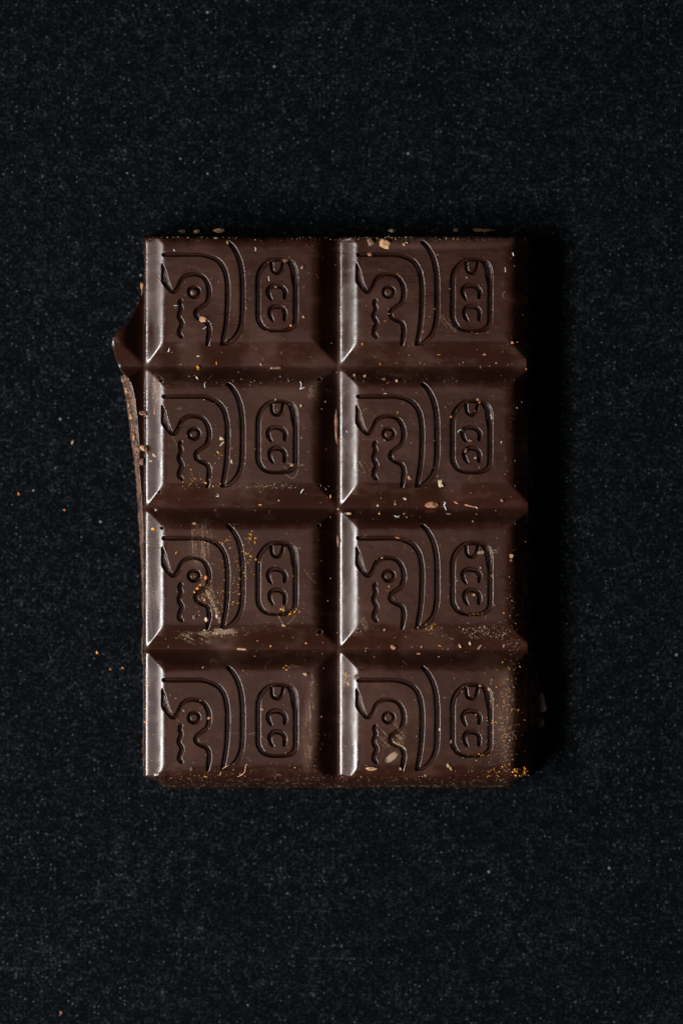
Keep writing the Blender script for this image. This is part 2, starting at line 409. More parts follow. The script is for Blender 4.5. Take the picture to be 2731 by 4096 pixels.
# single hairline scratches
rs = np.random.RandomState(12)
def hair(x0, y0, x1, y1, w, a, curve=0.0):
    global wear
    n = 6; P = []
    for k in range(n + 1):
        t = k / n; q = curve * 4 * t * (1 - t)
        P.append((x0 + (x1 - x0) * t - (y1 - y0) * q, y0 + (y1 - y0) * t + (x1 - x0) * q, w))
    lo = (min(p[0] for p in P) - 6, min(p[1] for p in P) - 6); hi = (max(p[0] for p in P) + 6, max(p[1] for p in P) + 6)
    j0, j1 = int((lo[0] - X0) // STEP), int((hi[0] - X0) // STEP) + 1; i0, i1 = int((lo[1] - Y0) // STEP), int((hi[1] - Y0) // STEP) + 1
    j0, i0 = max(j0, 0), max(i0, 0)
    if j1 <= j0 or i1 <= i0: return
    f = stroke_field(gx[i0:i1, j0:j1], gy[i0:i1, j0:j1], P)
    wear[i0:i1, j0:j1] = np.maximum(wear[i0:i1, j0:j1], a * sstep(-1.4, 0.6, f))
for k in range(150):
    x, y = rs.uniform(600, 2080), rs.uniform(960, 3090); a = rs.uniform(0, 360); L = rs.choice([6, 12, 20, 45], p=[.45, .3, .17, .08])
    hair(x, y, x + L * math.cos(a), y + L * math.sin(a), 0.5, rs.uniform(0.15, 0.55) * (0.5 if L > 30 else 1), rs.uniform(-.25, .25))
for h in [(1105, 2455, 1136, 2502, .7, .55, 0), (1136, 2502, 1180, 2462, .7, .5, .1), (1138, 1893, 1192, 1878, .8, .45, .5), (688, 1743, 712, 1790, .5, .4, 0), (905, 2930, 1030, 2942, .4, .22, 0),
          (1050, 2950, 1100, 3000, .5, .3, 0), (1765, 1258, 1825, 1325, .6, .4, .03), (1758, 1266, 1790, 1310, .6, .35, .03), (2020, 1165, 2016, 1192, .8, .5, .3), (1132, 1862, 1150, 1880, .5, .4, 0),
          (1180, 2962, 1200, 2975, .8, .5, 0), (1215, 2275, 1265, 2335, .5, .3, .05)]:
    hair(*h)
wear = np.clip(wear, 0, 1) * np.where(eng > 0.5, 0.4, 1); bloom = np.clip(bloom, 0, 0.85) * np.where(eng > 0.5, 0.2, 1)

# ------------------------------------------------------------------ build the squares
WX, WY = PX(vx), PY(vy)
P3 = np.stack([WX, WY, Z], -1)
du = np.gradient(P3, axis=1); dv = np.gradient(P3, axis=0)
N3 = np.cross(dv, du); N3 /= np.linalg.norm(N3, axis=2, keepdims=True)
N3 *= np.sign(N3[..., 2:3])

bar = bpy.data.objects.new('chocolate_bar', None); COL.objects.link(bar)
bar.empty_display_size = 1
bar['label'] = 'dark chocolate bar of eight engraved squares with broken edges on black cloth'
bar['category'] = 'chocolate bar'

def submesh(name, ii, jj, mask):
    """quads (i,j) of the global grid where mask is true"""
    I, J = np.meshgrid(ii, jj, indexing='ij')
    I, J = I[mask], J[mask]
    nxg = gx.shape[1]
    q = np.stack([I * nxg + J, (I + 1) * nxg + J, (I + 1) * nxg + J + 1, I * nxg + J + 1], -1)
    used, inv = np.unique(q, return_inverse=True); inv = inv.reshape(q.shape)
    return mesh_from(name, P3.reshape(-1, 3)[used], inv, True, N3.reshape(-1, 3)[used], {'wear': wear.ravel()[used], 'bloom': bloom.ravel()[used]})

cols = [(0, NX), (NX, gx.shape[1] - 1)]
rb = [0] + [(GY[k] - Y0) // STEP for k in (1, 2, 3)] + [gx.shape[0] - 1]
hole_face = hole_d < 0.5
for r in range(4):
    for c in range(2):
        ii = np.arange(rb[r], rb[r + 1]); jj = np.arange(*cols[c])
        sub = np.ix_(ii, jj)
        fid = eid[sub].copy()
        fid = np.maximum(fid, np.maximum(eid[np.ix_(ii + 1, jj)], np.maximum(eid[np.ix_(ii, jj + 1)], eid[np.ix_(ii + 1, jj + 1)])))
        hf = hole_face[sub] & (fid < 0)
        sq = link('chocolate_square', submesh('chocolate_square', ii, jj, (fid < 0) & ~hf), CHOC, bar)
        for k, st in enumerate(STROKES):
            mk = fid == k
            if mk.sum() > 30: link(st[0], submesh(st[0], ii, jj, mk), CHOC, sq)
        for hx, hy, hr in HOLES:
            one = hf & (np.hypot(gx[sub] - hx, gy[sub] - hy) < hr * 1.4 + 5)
            if one.sum() > 1: link('air_hole', submesh('air_hole', ii, jj, one), CHOC, sq)

# ------------------------------------------------------------------ broken outer faces
def grid_mesh(name, P, mat, parent, flip=False, attrs=True, smooth=True, worn=None):
    n, m = P.shape[:2]
    I, J = np.meshgrid(np.arange(n - 1), np.arange(m - 1), indexing='ij')
    a, b_, c, d = I * m + J, (I + 1) * m + J, (I + 1) * m + J + 1, I * m + J + 1
    q = np.stack([a, d, c, b_] if flip else [a, b_, c, d], -1).reshape(-1, 4)
    return link(name, mesh_from(name, P.reshape(-1, 3), q, smooth, None, {'wear': np.zeros(n * m) if worn is None else worn.ravel(), 'bloom': np.zeros(n * m)} if attrs else None), mat, parent)

def skirt(name, top, nrm, flare, seed, rough=7.0, rows=22):
    """a broken side face from a top edge polyline (world pts) down to the table; flare px outward at the foot"""
    n = len(top); t = np.linspace(0, 1, rows)
    s = np.arange(n) * STEP * 1.0
    P = np.zeros((n, rows, 3))
    kk = 41; ker = np.ones(kk) / kk
    soft = np.stack([np.convolve(np.pad(top[:, q], kk // 2, mode='reflect', reflect_type='odd'), ker, 'valid') for q in range(3)], -1)
    for k, tt in enumerate(t):
        z = top[:, 2] * (1 - tt) + 0.001 * tt
        o = flare * tt ** 0.8 + rough * math.sin(math.pi * min(tt * 1.2, 1)) * (fbm(s, np.full(n, tt * 200.), 55, seed, 5)) * 1.3 + (0.4 * rough * vnoise(s, np.full(n, tt * 200.), 7, seed + 3)) * (tt > 0)
        bl_ = min(tt * 5, 1); tp = top * (1 - bl_) + soft * bl_
        P[:, k, 0] = tp[:, 0] + nrm[0] * o * S; P[:, k, 1] = tp[:, 1] + nrm[1] * o * S; P[:, k, 2] = z
    return P
topline = P3[0]; botline = P3[-1]; rigline = P3[:, -1]
grid_mesh('broken_top_face', skirt('t', topline, (0, 1), 4 + 0 * topline[:, 0], 201, 5), FRAC, bar, flip=False)
bx = gx[-1]
fl = 52 * sstep(575, 660, bx) * sstep(2121, 2030, bx) + 3 * fbm(bx, 0 * bx, 80, 7, 3)
grid_mesh('snapped_bottom_face', skirt('b', botline, (0, -1), fl, 207, 0.5), CHOC, bar, flip=True,
          worn=0.45 * np.clip(sstep(0.1, 0.5, vnoise(bx[:, None], 0 * bx[:, None] + np.linspace(0, 1, 22)[None, :] * 60, 9, 77)) * np.exp(-((np.linspace(0, 1, 22)[None, :] - 0.82) / 0.08) ** 2)
                     * sstep(-0.3, 0.3, vnoise(bx, 0 * bx, 90, 79))[:, None] + 0.7 * sstep(0.5, 0.8, vnoise(bx[:, None], 0 * bx[:, None] + np.linspace(0, 1, 22)[None, :] * 90, 7, 78)), 0, 1))
ry = gy[:, -1]
fr = 26 + 8 * fbm(ry, 0 * ry, 60, 9, 4) + 24 * sstep(2640, 2700, ry) * sstep(2990, 2900, ry) + 40 * np.exp(-((ry - 2850) / 45.0) ** 2)
grid_mesh('broken_right_face', skirt('r', rigline, (1, 0), fr, 213, 6), FRAC, bar, flip=False)

# the strip of the next column still hanging on at the left
OUT = np.array([(936, 577), (970, 570), (1001, 565), (1031, 575), (1058, 577), (1102, 567), (1132, 558), (1168, 556), (1189, 549), (1212, 538), (1257, 521), (1306, 489), (1331, 460), (1349, 447), (1376, 444),
                (1421, 455), (1477, 471), (1525, 486), (1555, 495), (1602, 502), (1670, 512), (1776, 523), (1865, 537), (1946, 542), (2031, 548), (2137, 555), (2244, 561), (2350, 566),
                (2414, 567), (2448, 565), (2494, 570), (2605, 562), (2680, 570), (2758, 571), (2937, 571), (3013, 566), (3070, 571), (3113, 574)], float)
CRE = np.array([(936, 578), (1001, 568), (1031, 574), (1058, 575), (1102, 571), (1132, 570), (1168, 566), (1189, 559), (1212, 549), (1257, 528), (1306, 496), (1331, 466), (1349, 450), (1376, 446),
                (1421, 457), (1477, 476), (1500, 498), (1525, 518), (1555, 527), (1602, 537), (1670, 545), (1776, 553), (1865, 552), (1946, 560), (2031, 566), (2137, 572), (2244, 572),
                (2414, 572.5), (2448, 571), (2494, 573), (2605, 567), (2680, 573), (2758, 573), (2937, 573), (3013, 571), (3070, 573), (3113, 574)], float)
yy = ys.astype(float)
xo = np.interp(yy, OUT[:, 0], OUT[:, 1]) + 1.5 * vnoise(yy, 0 * yy, 14, 41) + 1.2 * vnoise(yy, 0 * yy, 5, 43)
xc = np.interp(yy, CRE[:, 0], CRE[:, 1]) + 1.0 * vnoise(yy, 0 * yy, 16, 42) * sstep(576, 560, np.interp(yy, CRE[:, 0], CRE[:, 1]))
xc = np.minimum(xc, 574.2); xo = np.minimum(xo, xc - 0.2)
nu = 40
u = np.linspace(0, 1, nu)
RX = X0 + (xc[:, None] - X0) * u[None, :]; RY = np.repeat(vy[:, :1], nu, 1)
RZ = ZG + base_height(RX, RY) + unevenness(RX, RY)
RZ[:, 0] = Z[:, 0]
RZ += 0.004 * fbm(RX, RY, 30, 61, 3) * u[None, :] - 0.02 * (u[None, :] > 0.97) * sstep(3, 20, X0 - xc)[:, None]
RP = np.stack([PX(RX), PY(RY), RZ], -1)
rem = grid_mesh('broken_off_strip', RP, CHOC, bar, flip=True)
# its fracture face, sloping out and down to the table
nf = 30; t = np.linspace(0, 1, nf)
wide = sstep(1470, 1520, yy)
foot = np.where(wide > 0.5, xo, xc + 6) - 1
# the parallax-free width: foot lies lower, so it is set a little further out
foot = foot - 7 * wide
FX = xc[:, None] + (foot - xc)[:, None] * (t[None, :] ** 0.75)
TT = np.repeat(t[None, :], len(yy), 0); YY = np.repeat(yy[:, None], nf, 1)
crag = fbm(YY, TT * 45, 34, 301, 5) + 0.5 * vnoise(YY, TT * 40, 6, 333)
band = sstep(1490, 1520, yy) * sstep(1900, 1780, yy)
FX += ((7 + 5 * band[:, None]) * crag * np.sin(np.pi * np.clip(TT * 1.1, 0, 1))) * (0.3 + band[:, None])
FZ = RZ[:, -1:] * (1 - TT) ** (1.15) + 0.001
FZ -= 0.07 * band[:, None] * np.clip(fbm(YY, TT * 60, 26, 311, 4) + 0.1, 0, 1) * 1.6 * np.sin(np.pi * TT)
FP = np.stack([PX(FX), np.repeat(PY(vy[:, :1]), nf, 1), np.maximum(FZ, 0.001)], -1)
FP[:, 0] = RP[:, -1]
grid_mesh('left_fracture_face', FP, FRAC, bar, flip=True)
# flakes of chocolate standing on that fracture
def slab(w, h, d, seed):
    r = np.random.RandomState(seed); n = 14
    a = np.linspace(0, 2 * math.pi, n, endpoint=False) + r.uniform(-.15, .15, n)
    rad = r.uniform(0.68, 1.12, n)
    cx = np.sign(np.cos(a)) * np.abs(np.cos(a)) ** 0.6; cy = np.sign(np.sin(a)) * np.abs(np.sin(a)) ** 0.6
    V = []
    for lvl, sc in ((-1, 0.86), (0.2, 1.0), (1, 0.72)):
        for k in range(n):
            V.append((cx[k] * rad[k] * sc * w / 2 * S, cy[k] * rad[k] * sc * h / 2 * S, (lvl + r.uniform(-.35, .35)) * d / 2 * S))
    V.append((0, 0, -d / 2 * S)); V.append((r.uniform(-.2, .2) * w * S, r.uniform(-.2, .2) * h * S, d * 0.75 * S))
    F = []
    for l in range(2):
        for k in range(n):
            p, q = l * n + k, l * n + (k + 1) % n
            F += [(p, q, q + n), (p, q + n, p + n)]
    for k in range(n):
        F += [(3 * n, (k + 1) % n, k), (3 * n + 1, 2 * n + k, 2 * n + (k + 1) % n)]
    return np.array(V), np.array(F)
def blob(w, h, d, seed, rough=0.3, sub=2, flat=0.0):
    import bmesh
    bm = bmesh.new(); bmesh.ops.create_icosphere(bm, subdivisions=sub, radius=1.0)
    V = np.array([v.co[:] for v in bm.verts]); F = np.array([[v.index for v in f.verts] for f in bm.faces]); bm.free()
    r = 1 + rough * (fbm(V[:, 0] * 10 + V[:, 2] * 6, V[:, 1] * 10 + V[:, 2] * 4, 8, seed, 3) * 1.9 + 0.8 * np.random.RandomState(seed).uniform(-1, 1, len(V)) * (0.5 if sub > 2 else 0.8))
    V = V * r[:, None]
    if flat: V[:, 2] = np.sign(V[:, 2]) * np.abs(V[:, 2]) ** flat
    V[:, 0] *= w / 2 * S; V[:, 1] *= h / 2 * S; V[:, 2] *= d / 2 * S
    return V, F
def surf_z(x, y):
    if X0 <= x <= X1 and Y0 <= y <= Y1:
        return float(Z[int(round((y - Y0) / STEP)), int(round((x - X0) / STEP))])
    if x < X0 and Y0 <= y <= Y1:
        i = int(round((y - Y0) / STEP))
        if x > xc[i]:
            return float(RZ[i, int(np.clip((X0 - x) / (X0 - xc[i]) * (nu - 1), 0, nu - 1))])
        if x > foot[i]:
            j = int(np.argmin(abs(FX[i] - x))); return float(max(FZ[i, j], 0))
    return 0.0
for k, (x, y, w, h, m) in enumerate([(483, 1512, 16, 26, 'brown'), (497, 1555, 14, 34, 'tan'), (506, 1610, 14, 36, 'brown'), (516, 1655, 12, 40, 'tan'), (527, 1700, 14, 44, 'brown'), (531, 1745, 11, 34, 'tan'),
                                     (537, 1800, 12, 40, 'brown'), (558, 1130, 14, 30, 'tan'), (562, 1160, 16, 36, 'brown'), (543, 1222, 12, 50, 'brown')]):
    V, F = slab(w, h, 12, 400 + k); V += np.array([PX(x), PY(y), surf_z(x, y) + 0.002])
    link('flake', mesh_from('flake', V, F, False), MATS[m], bar)
# thin dark shards at the foot of the right edge
for k, (x, y, w, h, a) in enumerate([(2150, 2720, 20, 60, 10), (2172, 2820, 46, 70, 20), (2160, 2905, 40, 60, -25)]):
    V, F = blob(w * 1.3, h * 1.3, 10, 450 + k, 0.5); c, s = math.cos(math.radians(a)), math.sin(math.radians(a))
    V = np.stack([V[:, 0] * c - V[:, 1] * s + PX(x), V[:, 0] * s + V[:, 1] * c + PY(y), V[:, 2] + 0.25], -1)
    link('shard', mesh_from('shard', V, F), MATS['dark'], bar)

# ------------------------------------------------------------------ crumbs one can tell apart
CNAME = {'tan': 'tan', 'brown': 'brown', 'orange': 'orange', 'yellow': 'bright yellow', 'cream': 'cream', 'pink': 'reddish', 'white': 'white'}
CR = [  # x, y, w, h, angle, colour, shape, label
    (813, 1275, 26, 24, 10, 'tan', 'crumb', 'knobbly tan crumb stuck on the neck line of the top left bird'),
    (790, 1467, 12, 16, 0, 'yellow', 'crumb', 'bright yellow crumb in the groove below the top left square'),
    (1102, 1468, 50, 13, 4, 'brown', 'chip', 'flat brown chip lying in the groove below the top left cartouche'),
    (1139, 1041, 24, 13, 8, 'brown', 'crumb', 'brown crumb on the top rim of the top left cartouche'),
    (908, 969, 10, 14, 0, 'tan', 'crumb', 'tan crumb at the upper tip of the top left headdress line'),
    (1208, 1069, 13, 15, 0, 'brown', 'crumb', 'round brown crumb right of the top left cartouche'),
    (1213, 1266, 8, 8, 0, 'tan', 'crumb', 'small tan crumb right of the foot of the top left cartouche'),
    (1163, 1301, 9, 8, 0, 'orange', 'crumb', 'orange crumb in the lower right bend of the top left cartouche'),
    (635, 1116, 7, 10, 20, 'orange', 'crumb', 'red orange crumb left of the top left beak'),
    (1041, 1454, 11, 9, 20, 'tan', 'crumb', 'tan crumb in the groove left of the flat brown chip'),
    (864, 1449, 4, 13, 5, 'orange', 'crumb', 'thin upright orange sliver at the foot of the top left square'),
    (772, 1171, 20, 20, 0, 'brown', 'crumb', 'rough brown crumb filling the eye of the top left bird'),
    (1102, 1147, 10, 9, 0, 'tan', 'crumb', 'tan crumb on the upper crescent of the top left cartouche'),
    (864, 950, 17, 9, 0, 'brown', 'crumb', 'brown crumb on the upper edge above the top left headdress'),
    (1541, 975, 44, 38, -30, 'tan', 'flake', 'large ragged tan flake on the upper edge of the top right square'),
    (1482, 967, 26, 28, 30, 'brown', 'flake', 'brown flake beside the large tan flake on the top right square'),
    (1616, 976, 10, 10, 0, 'tan', 'crumb', 'left one of two touching tan crumbs right of the large flake'),
    (1626, 969, 8, 7, 0, 'tan', 'crumb', 'right one of two touching tan crumbs right of the large flake'),
    (1479, 1016, 20, 16, 15, 'pink', 'crumb', 'reddish crumb on the brow line of the top right square'),
    (1938, 1416, 13, 8, -5, 'pink', 'crumb', 'reddish crumb on the lower slope of the top right square'),
    (1756, 1416, 14, 3, 0, 'orange', 'crumb', 'thin flat orange sliver on the lower slope of the top right square'),
    (1521, 1453, 7, 9, 0, 'orange', 'crumb', 'orange crumb in the groove below the top right bird'),
    (1986, 1449, 8, 6, 15, 'tan', 'crumb', 'small tan crumb in the groove below the top right cartouche'),
    (2107, 1473, 9, 9, 0, 'pink', 'crumb', 'reddish crumb at the right end of the upper groove'),
    (1540, 1283, 13, 4, 8, 'pink', 'crumb', 'small reddish sliver between wavy mouth and neck, top right square'),
    (1867, 1109, 10, 9, 0, 'brown', 'crumb', 'dull brown crumb under the nose of the top right cartouche'),
    (1667, 1068, 7, 12, 0, 'orange', 'crumb', 'orange crumb in the bend of the top right headdress'),
    (2049, 1369, 10, 9, 0, 'orange', 'crumb', 'orange crumb at the lower right corner of the top right square'),
    (1449, 1375, 8, 8, 0, 'orange', 'crumb', 'orange crumb at the lower left of the top right square'),
    (570, 1650, 32, 20, -8, 'brown', 'chip', 'brown chip lying across the left rim in the second row'),
    (572, 1790, 24, 24, 0, 'tan', 'crumb', 'cluster of tan crumbs on the left rim in the second row'),
    (564, 1845, 18, 30, -10, 'brown', 'chip', 'brown pointed chip on the left rim below the tan cluster'),
    (586, 1812, 9, 10, 0, 'tan', 'crumb', 'small tan crumb between the tan cluster and the pointed chip'),
    (617, 1640, 5, 34, 0, 'tan', 'crumb', 'upright tan sliver on the left slope in the second row'),
    (603, 1842, 13, 9, 0, 'tan', 'crumb', 'tan crumb on the left slope low in the second row'),
    (615, 1820, 16, 14, 0, 'cream', 'crumb', 'cream crumb on the left slope low in the second row'),
    (886, 1754, 20, 13, 0, 'cream', 'flake', 'cream flake left of the headdress in the second left square'),
    (926, 1845, 9, 15, 0, 'cream', 'crumb', 'cream crumb between the headdress lines in the second left square'),
    (888, 1775, 24, 5, 42, 'cream', 'crumb', 'slanting cream sliver under the cream flake, second left square'),
    (1346, 1690, 12, 132, 2, 'brown', 'crumb', 'long upright brown splinter in the middle groove'),
    (1358, 1757, 7, 6, 0, 'orange', 'crumb', 'orange crumb at the foot of the long brown splinter'),
    (1168, 1860, 12, 12, 0, 'tan', 'crumb', 'tan crumb in the lower right bend of the second left cartouche'),
    (1204, 1622, 9, 9, 0, 'cream', 'crumb', 'cream crumb right of the head of the second left cartouche'),
    (1154, 1619, 10, 6, 0, 'tan', 'crumb', 'tan crumb inside the head of the second left cartouche'),
    (1042, 2019, 11, 8, 0, 'orange', 'crumb', 'orange crumb in the groove under the second left headdress'),
    (1322, 1985, 6, 13, 0, 'orange', 'crumb', 'upright orange crumb at the lower right of the second left square'),
    (1762, 1934, 22, 30, 12, 'cream', 'flake', 'cream triangular flake under the headdress of the second right square'),
    (1637, 1911, 13, 15, 30, 'tan', 'flake', 'tan flake between neck and headdress of the second right square'),
    (1879, 1761, 20, 9, 0, 'pink', 'crumb', 'reddish oval crumb between the crescents of the second right cartouche'),
    (1863, 1801, 14, 20, 0, 'brown', 'chip', 'brown chip on the lower crescent of the second right cartouche'),
    (1901, 1831, 11, 8, 20, 'tan', 'crumb', 'tan crumb inside the lower crescent of the second right cartouche'),
    (1910, 1598, 10, 10, 0, 'tan', 'crumb', 'tan crumb on the head of the second right cartouche'),
    (1918, 1609, 10, 7, 40, 'orange', 'crumb', 'orange crumb just below the tan one on the second right cartouche'),
    (1803, 1666, 11, 8, 0, 'orange', 'crumb', 'orange crumb on the left rim of the second right cartouche'),
    (1537, 1516, 13, 10, 0, 'brown', 'crumb', 'brown crumb on the upper edge above the second right bird'),
    (1587, 1521, 10, 12, 0, 'tan', 'crumb', 'tan crumb on the upper edge right above the second right bird'),
    (1460, 1502, 9, 8, 0, 'tan', 'crumb', 'small tan crumb on the upper slope of the second right square'),
    (1417, 1498, 9, 9, 0, 'tan', 'crumb', 'small tan crumb at the upper left corner of the second right square'),
    (1723, 2021, 46, 22, 8, 'pink', 'crumb', 'big knobbly reddish brown crumb in the middle cross groove'),
    (1620, 1994, 13, 9, -30, 'cream', 'crumb', 'cream crumb left above the big reddish crumb'),
    (1581, 2016, 8, 9, 0, 'tan', 'crumb', 'tan crumb in the cross groove left of the big reddish crumb'),
    (1512, 2022, 9, 9, 0, 'cream', 'crumb', 'cream crumb in the cross groove below the second right bird'),
    (1825, 2010, 17, 6, -30, 'orange', 'crumb', 'slanting orange sliver right of the big reddish crumb'),
    (1880, 2023, 38, 6, -14, 'pink', 'crumb', 'long reddish sliver in the cross groove with a white thread'),
    (2008, 2001, 13, 11, 0, 'pink', 'crumb', 'reddish crumb in the cross groove near the right edge'),
    (1353, 2035, 8, 11, -30, 'tan', 'crumb', 'tan crumb where the middle grooves cross'),
    (1352, 2160, 10, 42, 0, 'brown', 'crumb', 'short upright brown splinter in the middle groove, third row'),
    (612, 2116, 13, 11, 0, 'yellow', 'crumb', 'yellow crumb at the upper left corner of the third left square'),
    (778, 2094, 13, 9, 0, 'tan', 'crumb', 'tan crumb on the upper edge of the third left square'),
    (791, 2353, 13, 11, 0, 'orange', 'crumb', 'orange crumb at the nape of the third left bird'),
    (825, 2312, 13, 14, 0, 'orange', 'crumb', 'orange crumb on the head line of the third left bird'),
    (705, 2211, 4, 15, -35, 'yellow', 'crumb', 'slanting yellow sliver beside the beak of the third left bird'),
    (778, 2469, 13, 20, 0, 'brown', 'crumb', 'brown crumb right of the foot of the wavy mouth, third left square'),
    (824, 2477, 13, 15, 0, 'cream', 'crumb', 'cream crumb on the neck line of the third left bird'),
    (868, 2466, 10, 16, 0, 'cream', 'crumb', 'cream crumb right of the neck line of the third left bird'),
    (1136, 2439, 13, 12, 0, 'brown', 'crumb', 'dull crumb inside the foot of the third left cartouche'),
    (1136, 2502, 14, 9, 0, 'tan', 'crumb', 'tan crumb below the third left cartouche at the tip of a scratch'),
    (1223, 2574, 7, 6, 0, 'yellow', 'crumb', 'yellow crumb on the lower slope of the third left square'),
    (1082, 2587, 7, 7, 0, 'yellow', 'crumb', 'yellow crumb in the groove below the third left cartouche'),
    (1212, 2206, 1, 1, 0, 'tan', None, ''),
    (2047, 2225, 14, 20, 0, 'tan', 'crumb', 'tan crumb at the right edge of the third right square'),
    (2044, 2241, 11, 10, 0, 'brown', 'crumb', 'brown crumb touching the tan one at the right edge'),
    (1395, 2054, 22, 11, 5, 'cream', 'crumb', 'cream crumb on the upper slope of the third right square'),
    (1517, 2055, 8, 6, 0, 'yellow', 'crumb', 'yellow crumb on the upper slope of the third right square'),
    (1895, 2379, 14, 10, 10, 'tan', 'crumb', 'tan crumb inside the lower crescent of the third right cartouche'),
    (1589, 2151, 18, 4, -15, 'orange', 'crumb', 'orange sliver lying in the brow line of the third right square'),
    (1538, 2519, 8, 10, 0, 'pink', 'crumb', 'reddish crumb at the lower edge of the third right square'),
    (1671, 2513, 11, 8, 0, 'tan', 'crumb', 'tan crumb at the foot of the third right headdress'),
    (1922, 2270, 7, 9, 0, 'pink', 'crumb', 'reddish crumb above the upper crescent, third right cartouche'),
    (1527, 2231, 10, 8, 0, 'tan', 'crumb', 'tan crumb on the crown of the third right bird'),
    (1575, 2592, 20, 14, -35, 'pink', 'crumb', 'reddish crumb in the lowest groove under the third right bird'),
    (1686, 2590, 7, 9, 0, 'tan', 'crumb', 'tan crumb in the lowest groove under the third right headdress'),
    (1761, 2586, 15, 4, -15, 'orange', 'crumb', 'thin orange sliver in the lowest groove right of the headdress'),
    (1841, 2585, 9, 15, 20, 'tan', 'crumb', 'tan crumb in the lowest groove left of the cartouche'),
    (1881, 2577, 10, 12, 0, 'cream', 'crumb', 'cream crumb in the lowest groove under the third right cartouche'),
    (1922, 2589, 24, 6, 50, 'pink', 'crumb', 'slanting reddish splinter in the lowest groove'),
    (2017, 2585, 5, 17, -15, 'tan', 'crumb', 'upright tan splinter in the lowest groove near the right edge'),
    (966, 2599, 42, 8, -2, 'tan', 'chip', 'flat tan chip in the lowest groove under the left headdress'),
    (1222, 2697, 15, 13, 0, 'tan', 'crumb', 'round tan crumb at the upper right of the bottom left square'),
    (832, 2873, 20, 10, 18, 'tan', 'crumb', 'tan crumb bridging the head line of the bottom left bird'),
    (735, 2843, 7, 8, 0, 'tan', 'crumb', 'small tan crumb left above the eye of the bottom left bird'),
    (766, 3076, 12, 15, 0, 'brown', 'crumb', 'dull brown crumb right of the wavy mouth, bottom left square'),
    (1050, 2838, 10, 10, 0, 'pink', 'crumb', 'reddish crumb inside the left rim of the bottom left cartouche, upper'),
    (1047, 2945, 9, 9, 0, 'pink', 'crumb', 'reddish crumb inside the left rim of the bottom left cartouche, lower'),
    (1490, 3076, 38, 14, 0, 'tan', 'crumb', 'long tan crumb at the foot of the bottom right wavy mouth'),
    (1793, 3062, 11, 14, 0, 'tan', 'crumb', 'upper one of two tan crumbs under the bottom right cartouche'),
    (1803, 3075, 12, 14, 0, 'tan', 'crumb', 'lower one of two tan crumbs under the bottom right cartouche'),
    (1427, 2709, 26, 16, 10, 'brown', 'crumb', 'round brown blister at the upper left of the bottom right square'),
    (1921, 2745, 14, 12, -40, 'pink', 'chip', 'reddish chip on the head of the bottom right cartouche'),
    (1955, 2758, 12, 9, 20, 'orange', 'crumb', 'orange crumb at the upper right bend of the bottom right cartouche'),
    (1601, 3076, 8, 13, 0, 'tan', 'crumb', 'tan crumb at the foot of the neck line, bottom right bird'),
    (1759, 2920, 7, 12, 0, 'cream', 'crumb', 'cream crumb on the outer headdress line, bottom right square'),
    (1802, 2970, 8, 20, -10, 'cream', 'crumb', 'cream crumb left of the rim of the bottom right cartouche'),
    (1674, 2617, 18, 7, 5, 'pink', 'chip', 'reddish chip on the upper slope of the bottom right square'),
    (2021, 3126, 26, 9, 0, 'pink', 'crumb', 'reddish crumb on the bottom edge near the right corner'),
    (1778, 3128, 22, 8, 0, 'pink', 'crumb', 'reddish crumb on the bottom edge under the right cartouche'),
    (723, 911, 26, 12, 0, 'brown', 'crumb', 'dull crumb on the cloth behind the upper left edge'),
    (779, 909, 24, 13, 0, 'tan', 'crumb', 'middle one of three crumbs on the cloth behind the upper left edge'),
    (871, 906, 36, 16, 0, 'tan', 'crumb', 'largest of the crumbs on the cloth behind the upper edge'),
    (1569, 907, 24, 15, 0, 'cream', 'crumb', 'cream crumb on the cloth behind the top right bird'),
    (1829, 905, 20, 13, 0, 'brown', 'crumb', 'small brown crumb on the cloth behind the top right cartouche'),
    (1940, 905, 66, 13, 0, 'brown', 'crumb', 'long brown crumb on the cloth behind the upper right edge'),
    (276, 1766, 8, 17, -25, 'tan', 'crumb', 'oblong tan crumb on the cloth left of the bar'),
    (58, 1974, 9, 9, 0, 'orange', 'crumb', 'orange crumb on the cloth near the left border'),
    (243, 2039, 7, 7, 0, 'orange', 'crumb', 'small orange crumb on the cloth level with the middle of the bar'),
    (375, 2618, 9, 9, 0, 'yellow', 'crumb', 'bright yellow crumb on the cloth left of the lowest groove'),
    (479, 2680, 9, 8, 0, 'orange', 'crumb', 'red orange crumb on the cloth beside the bottom left square'),
    (429, 2686, 6, 6, 0, 'orange', 'crumb', 'tiny orange crumb on the cloth left of the red orange one'),
    (230, 4080, 12, 16, 0, 'brown', 'crumb', 'brown crumb on the cloth at the lower left corner'),
]
DIFF = []
